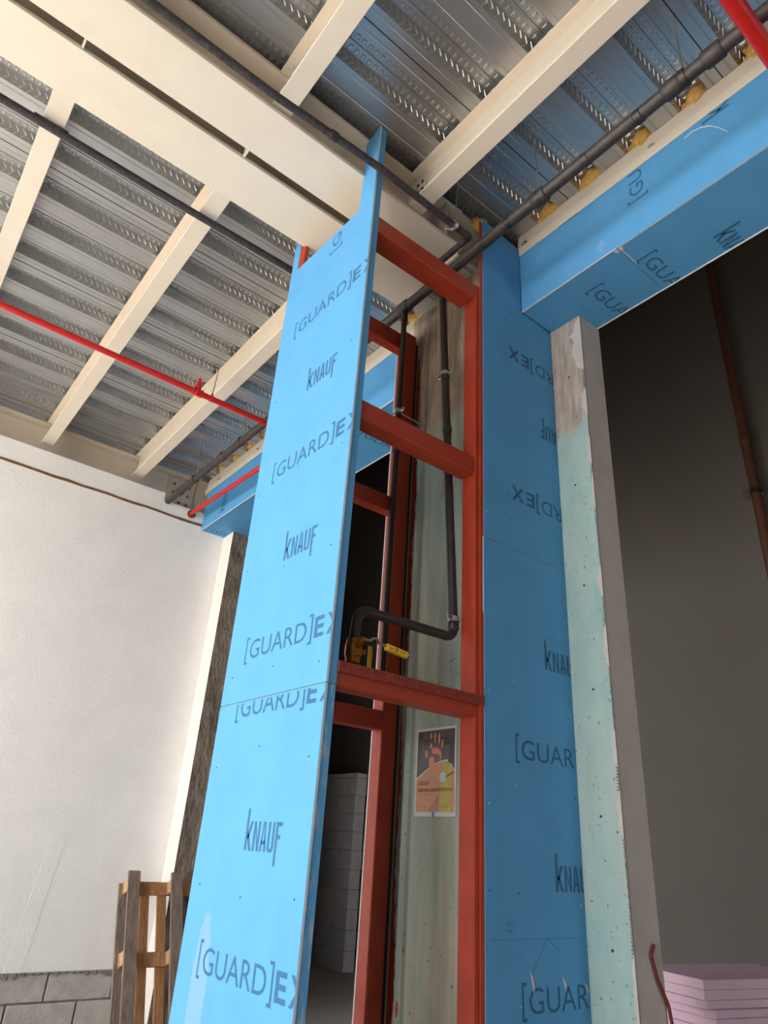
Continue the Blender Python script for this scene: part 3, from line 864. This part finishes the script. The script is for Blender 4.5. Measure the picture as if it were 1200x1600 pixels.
za, zb = -.022 * (a - .088) / .197, -.022 * (b - .088) / .197
s.add([(L0.x + a, L0.y - .014, L0.z + za - .016), (L0.x + b, L0.y - .014, L0.z + zb - .016), (L0.x + b, L0.y + .014, L0.z + zb - .016), (L0.x + a, L0.y + .014, L0.z + za - .016),
       (L0.x + a, L0.y - .014, L0.z + za + .014), (L0.x + b, L0.y - .014, L0.z + zb + .014), (L0.x + b, L0.y + .014, L0.z + zb + .014), (L0.x + a, L0.y + .014, L0.z + za + .014)],
      [(0, 3, 2, 1), (4, 5, 6, 7), (0, 1, 5, 4), (1, 2, 6, 5), (2, 3, 7, 6), (3, 0, 4, 7)])
s.build('sleeve', 'yellow', lv, bevel=.004)
s = MB()
n = 12
cx, cz = L0.x + .185, L0.z + (za + zb) / 2 - .001
vs = [(cx + r * math.cos(2 * math.pi * k / n), L0.y - .0147, cz + r * math.sin(2 * math.pi * k / n)) for r in (.009, .005) for k in range(n)]
s.add(vs, [(k, (k + 1) % n, n + (k + 1) % n, n + k) for k in range(n)])
s.add([(L0.x + .145, L0.y - .0147, cz + .004), (L0.x + .168, L0.y - .0147, cz + .003), (L0.x + .168, L0.y - .0147, cz), (L0.x + .145, L0.y - .0147, cz + .001)], [(0, 1, 2, 3)])
s.add([(L0.x + .205, L0.y - .0147, cz), (L0.x + .24, L0.y - .0147, cz - .002), (L0.x + .24, L0.y - .0147, cz - .005), (L0.x + .205, L0.y - .0147, cz - .003)], [(0, 1, 2, 3)])
s.build('sleeve_marking', 'ink', lv)
bv2 = thing('ball_valve', 'brass ball valve under the left black pipe with its yellow lever standing up', 'valve', 'brass ball valves')
bv['group'] = 'brass ball valves'
W = Vector((PX, 3.08, 2.42))
MB().tube([W + Vector((0, 0, .05)), W + Vector((0, 0, .03)), W + Vector((0, 0, -.03)), W + Vector((0, 0, -.05))], [.028, .034, .034, .026], n=8).build('body', 'brass', bv2, bevel=.002)
MB().tube([W, W + Vector((-.07, -.02, 0)), W + Vector((-.15, -.075, .02))], .010, n=8).build('stem', 'zinc', bv2)
MB().box(PX - .168, PX - .140, 2.995, 3.007, 2.42, 2.612).build('lever_sleeve', 'yellow', bv2, bevel=.004)

# thin dark pipe in front of the near main beam
p2 = thing('dusty_pipe', 'dusty dark pipe running along the near main beam, past the blue tongue', 'pipe')
MB().tube(fillet([(-3, 2.33, 5.25), (.8, 2.33, 5.25), (1.55, 2.33, 5.305), (2.30, 2.33, 5.285), (2.30, 2.66, 5.285), (2.375, 2.66, 5.25)], .03), .023, n=12).build('pipe_run', 'pipe_rough', p2, smooth=True)
rings(p2, [((2.285, 2.335, 5.285), (1, .2, 0)), ((1.2, 2.33, 5.28), (1, 0, .05))], .029, .05, 'pipe', 'coupling')
p3 = thing('dark_pipe', 'dark pipe left of the blue board on the far side of the twin beams', 'pipe')
MB().tube([(-4, 3.52, 5.42), (.5, 3.52, 5.42), (2.0, 3.52, 5.44)], .025, n=12).build('pipe_run', 'pipe_rough', p3, smooth=True)
MB().box(-.2, 0, 3.50, 3.54, 5.436, 5.449).build('tape_band', 'pipe', p3)

# hangers
def hanger(label, p, top, r):
    t = thing('pipe_hanger', label, 'hanger', 'pipe hangers')
    p = Vector(p)
    MB().tube([(p.x, p.y, p.z + r), top], .0055, n=8).build('rod', 'zinc', t)
    m = MB(); m.tube([(p.x, p.y - .014, p.z), (p.x, p.y + .014, p.z)] if r > .04 else [(p.x - .014, p.y, p.z), (p.x + .014, p.y, p.z)], r, n=18)
    m.build('ring', 'pipe' if r > .04 else 'zinc', t, smooth=True)
    MB().tube([(p.x, p.y, p.z + r - .004), (p.x, p.y, p.z + r + .022)], .011, n=8).build('nut', 'zinc', t)
    return t
hanger('thin rod hanger on the thick dark pipe at the upper right', (PX, .855, PZ + .01), (PX - .01, .84, DECK + .03), .05)
hanger('thin rod hanger on the thick dark pipe beside the blue board top', (PX, 1.80, PZ), (PX, 1.82, DECK + .03), .05)
hanger('thin rod hanger on the thick pipe under the red sprinkler pipe', (PX, 5.66, PZ), (PX, 5.70, DECK + .03), .046)
hanger('thin rod hanger on the thick pipe near the white wall', (PX, 6.76, PZ), (PX, 6.78, DECK + .03), .046)
hg = hanger('zinc rod hanger on the dusty pipe beside the joist end', (2.165, 2.33, 5.29), (2.20, 2.33, DECK + .03), .032)
MB().tube(fillet([(2.165, 2.315, 5.262), (2.14, 2.33, 5.235), (2.105, 2.35, 5.228)], .012), .010, n=8).build('swivel_arm', 'zinc', hg)

# red sprinkler pipes
rp1 = thing('sprinkler_pipe', 'bright red sprinkler pipe crossing the left joists and turning to the white wall', 'pipe', 'red sprinkler pipes')
MB().tube(fillet([(-4, 5.035, 5.13), (2.70, 5.035, 5.13), (2.70, 5.20, 5.10), (2.70, 7.566, 5.19)], .06), .026, n=14).build('pipe_run', 'red_pipe', rp1, smooth=True)
rings(rp1, [((1.628, 5.035, 5.13), (1, 0, 0))], .033, .05, 'red_pipe', 'tee')
rings(rp1, [((1.588, 5.035, 5.13), (1, 0, 0)), ((1.668, 5.035, 5.13), (1, 0, 0))], .036, .018, 'red_pipe', 'tee_collar')
m = MB(); m.tube([(1.628, 5.035, 5.14), (1.628, 5.035, 5.19), (1.628, 5.035, 5.192), (1.628, 5.035, 5.23), (1.628, 5.035, 5.232), (1.628, 5.035, 5.275)], [.026, .026, .021, .021, .016, .014], n=12)
hd = m.build('sprinkler_head', 'red_pipe', rp1)
m = MB(); m.tube([(1.628, 5.035, 5.27), (1.628, 5.035, 5.305)], .005, n=6); m.tube([(1.628, 5.035, 5.305), (1.628, 5.035, 5.309)], .013, n=10)
m.build('deflector', 'zinc', hd)
hr = hanger('thin rod hanger holding the red pipe beside the sprinkler tee', (1.765, 5.035, 5.13), (1.79, 5.035, DECK + .03), .030)
for c in hr.children:
    if c.name.startswith(('ring', 'nut')):
        c.data.materials.clear(); c.data.materials.append(M['red_pipe'])
rp2 = thing('sprinkler_pipe', 'bright red sprinkler pipe cutting the top right corner of the view', 'pipe', 'red sprinkler pipes')
MB().tube(fillet([(-3, .506, 5.14), (2.72, .506, 5.14), (2.72, -3, 5.14)], .08), .0405, n=16).build('pipe_run', 'red_pipe', rp2, smooth=True)

# brown riser in the dim room
br = thing('riser_pipe', 'brown riser pipe on the dim wall of the room beyond', 'pipe')
MB().tube([(7.55, 2.91, 0), (7.55, 2.91, 9.75)], .055, n=14).build('pipe_run', 'brown_pipe', br, smooth=True)
MB().box(7.50, 7.697, 2.88, 3.06, 5.58, 5.62).build('bracket', 'zinc', br)
MB().tube([(7.55, 2.91, 5.57), (7.55, 2.91, 5.63)], .066, n=14).build('clamp_band', 'pipe', br)
rings(br, [((7.55, 2.91, 6.3), (0, 0, 1)), ((7.55, 2.91, 4.4), (0, 0, 1))], .068, .12, 'brown_pipe', 'coupling')

# ================================================================== poster
ps = thing('safety_poster', 'safety poster with orange handprint on dark ground, taped to the concrete column', 'poster')
PXF = 2.546
PW, PH = .313, .435
Zc = 1.77
def pp(vf, mt, nm, off, clips=()):
    return print_on(vf, (2.5585, 2.96, Zc), (0, -1, 0), (0, 0, 1), ps, clips, name=nm, material=mt, off=off)
MB().box(2.5565, 2.5595, 2.96 - PW, 2.96, Zc, Zc + PH).build('sheet', 'p_white', ps)
bnd = .012
curve = [(bnd + (PW - 2 * bnd) * t, .185 + .085 * math.sin(min(1, t * 1.12) * 1.75) - (.05 * max(0, t - .86) / .14)) for t in [i / 16 for i in range(17)]]
pp(([*[(x, y) for x, y in curve], (PW - bnd, PH - bnd), (bnd, PH - bnd)], [tuple(range(19))]), 'p_dark', 'dark_panel', .0025)
pp(([*[(x, y - .008) for x, y in curve][::-1], (bnd, .02), (PW - bnd, .02)], [tuple(range(19))]), 'p_orange', 'orange_panel', .0025)
ys = [(.195, .02), (.275, .02)] + [(x, y - .010) for x, y in curve if .195 <= x <= .285][::-1]
pp((ys, [tuple(range(len(ys)))]), 'p_yellow', 'yellow_stripe', .0029)
pp(merge([q((.10, .02), (.19, .02), (.19, .11), (.15, .07))]), 'p_brown', 'brown_wedge', .0029)
def ell(cx, cy, rx, ry, rot=0, n=14):
    return [(cx + rx * math.cos(2 * math.pi * k / n) * math.cos(rot) - ry * math.sin(2 * math.pi * k / n) * math.sin(rot), cy + rx * math.cos(2 * math.pi * k / n) * math.sin(rot) + ry * math.sin(2 * math.pi * k / n) * math.cos(rot)) for k in range(n)], [tuple(range(n))]
pp(merge([rc(.055, .24, .345, .385), q((.24, .345), (.275, .335), (.275, .36), (.24, .385))]), 'p_black', 'black_bar', .0029)
pp(q((.02, .25), (.055, .385), (.055, .41), (.02, .41)), 'p_black', 'dark_figure', .0028)
pp(q((.25, .25), (.29, .25), (.29, .41), (.265, .33)), 'p_black', 'dark_figure', .0028)
hand = [ell(.085, .305, .011, .022, .2), ell(.120, .395, .007, .018), ell(.122, .345, .009, .015), ell(.150, .385, .006, .03), ell(.182, .378, .008, .03), ell(.208, .352, .006, .024, -.1), ell(.128, .262, .023, .030),
        q((.125, .318), (.13, .332), (.165, .334), (.195, .318), (.205, .296), (.198, .27), (.188, .262), (.19, .29), (.175, .302), (.15, .300), (.13, .306))]
pp(merge(hand), 'p_skin', 'handprint', .0033)
pp(merge([ell(.215, .185, .024, .026)]), 'p_grey', 'mirror', .0033)
pp(merge([q((.238, .182), (.24, .19), (.296, .212), (.298, .205))]), 'p_black', 'mirror_handle', .0033)
pp(fit(text2d('CİLDİNİZİ', offset=.01), .025, .110, .150, .172), 'p_ink', 'poster_lettering', .0033)
pp(fit(text2d('KİMYASALLARDAN KORUYUN', offset=.01), .025, .290, .117, .141), 'p_ink', 'poster_lettering', .0035)
pp(merge([rc(.025, .16, .101, .105), rc(.025, .11, .047, .050), rc(.025, .11, .038, .041), rc(.025, .085, .029, .032), rc(.195, .26, .045, .048)]), 'p_brown', 'small_print_lines', .0033)
pp(merge([rc(.14, .158, -.006, .02)]), 'stain', 'tape', .0037)

# ================================================================== pallet leaning by the far jamb
pal = thing('wooden_pallet', 'weathered wooden pallet standing on end against the far jamb', 'pallet', loc=(2.672, 6.585, 0))
pal.rotation_euler = (-math.atan(.445), 0, 0)
PLN, PWD = 1.41, .95
def pb(n, x0, x1, y0, y1, z0, z1, mt):
    return MB().box(x0, x1, y0, y1, z0, z1).build(n, mt, pal, bevel=.004)
rx = [(0, .117), (.425, .545), (.835, .95)]
for i, (a, b) in enumerate(rx):
    pb('runner', a, b, 0, .024, .004, PLN - .004 * i, 'wood_grey' if i == 0 else ('wood_tan' if i == 2 else 'wood_grey'))
for zc in (.10, .70, 1.295):
    for (a, b) in rx:
        pb('spacer_block', a + .004, b - .004, .024, .108, zc - .055, zc + .055, 'wood_end')
    pb('stringer', 0, PWD, .108, .130, zc - .06, zc + .06, 'wood_tan')
for i in range(6):
    x0 = .0 + i * .172
    pb('deck_slat', x0 - (.035 if i == 0 else 0), x0 + .092, .130, .152, .01, PLN - .06 - random.uniform(0, .012), 'wood_grey' if i == 0 else 'wood_tan')

# ================================================================== pink foam boards
order = ['topmost', 'second', 'third', 'fourth', 'fifth', 'sixth']
nb = 18
ztop = .995
z = ztop
tops = []
th = [.055, .055, .048, .046] + [.057] * 14
rot = math.radians(-11)
for i in range(nb):
    t = th[i] if i < nb - 1 else z
    dx = [0, 0, -.01, .025, .05, .04][i] if i < 6 else random.uniform(0, .06)
    dy = [0, .004, .01, -.02, -.03, -.01][i] if i < 6 else random.uniform(-.02, .02)
    m = MB()
    if i in (2, 3):
        m.prism([(0.0, .05), (.04, .0), (.3, .004), (.34, -.004), (1.25, 0), (1.25, .60), (0, .60)], 'z', -t + .0015, 0)
    else:
        m.box(0, 1.25, 0, .60, -t + .0015, 0)
    o = m.build('foam_board', 'pink', bevel=.003)
    o.location = (4.828 + dx, 2.75 + dy, z); o.rotation_euler = (0, 0, rot + random.uniform(-.01, .01))
    if i < 6:
        lab = ('topmost pink foam board of the stack behind the grey jamb' if i == 0 else 'pink foam board, %s from the top of the stack behind the jamb' % order[i])
    else:
        lab = 'pink foam board low in the stack, %s from the top' % ORD[i]
    tag(o, lab, 'foam board', 'stacked pink foam boards')
    z -= t
    if z < .02: break

# rusty rod against the near jamb
rr = MB(); rr.tube(fillet([(3.329, 2.118, 1.285), (3.297, 2.118, 1.248), (3.33, 2.116, 1.151), (3.393, 2.114, 1.05), (3.41, 2.112, .95), (3.41, 2.10, .0)], .012), [.007] * 2 + [.009] * 100 if False else .008, n=8)
tag(rr.build('bent_rod', 'rust', smooth=True), 'rusty dark red bent rod standing against the grey jamb end', 'rod')
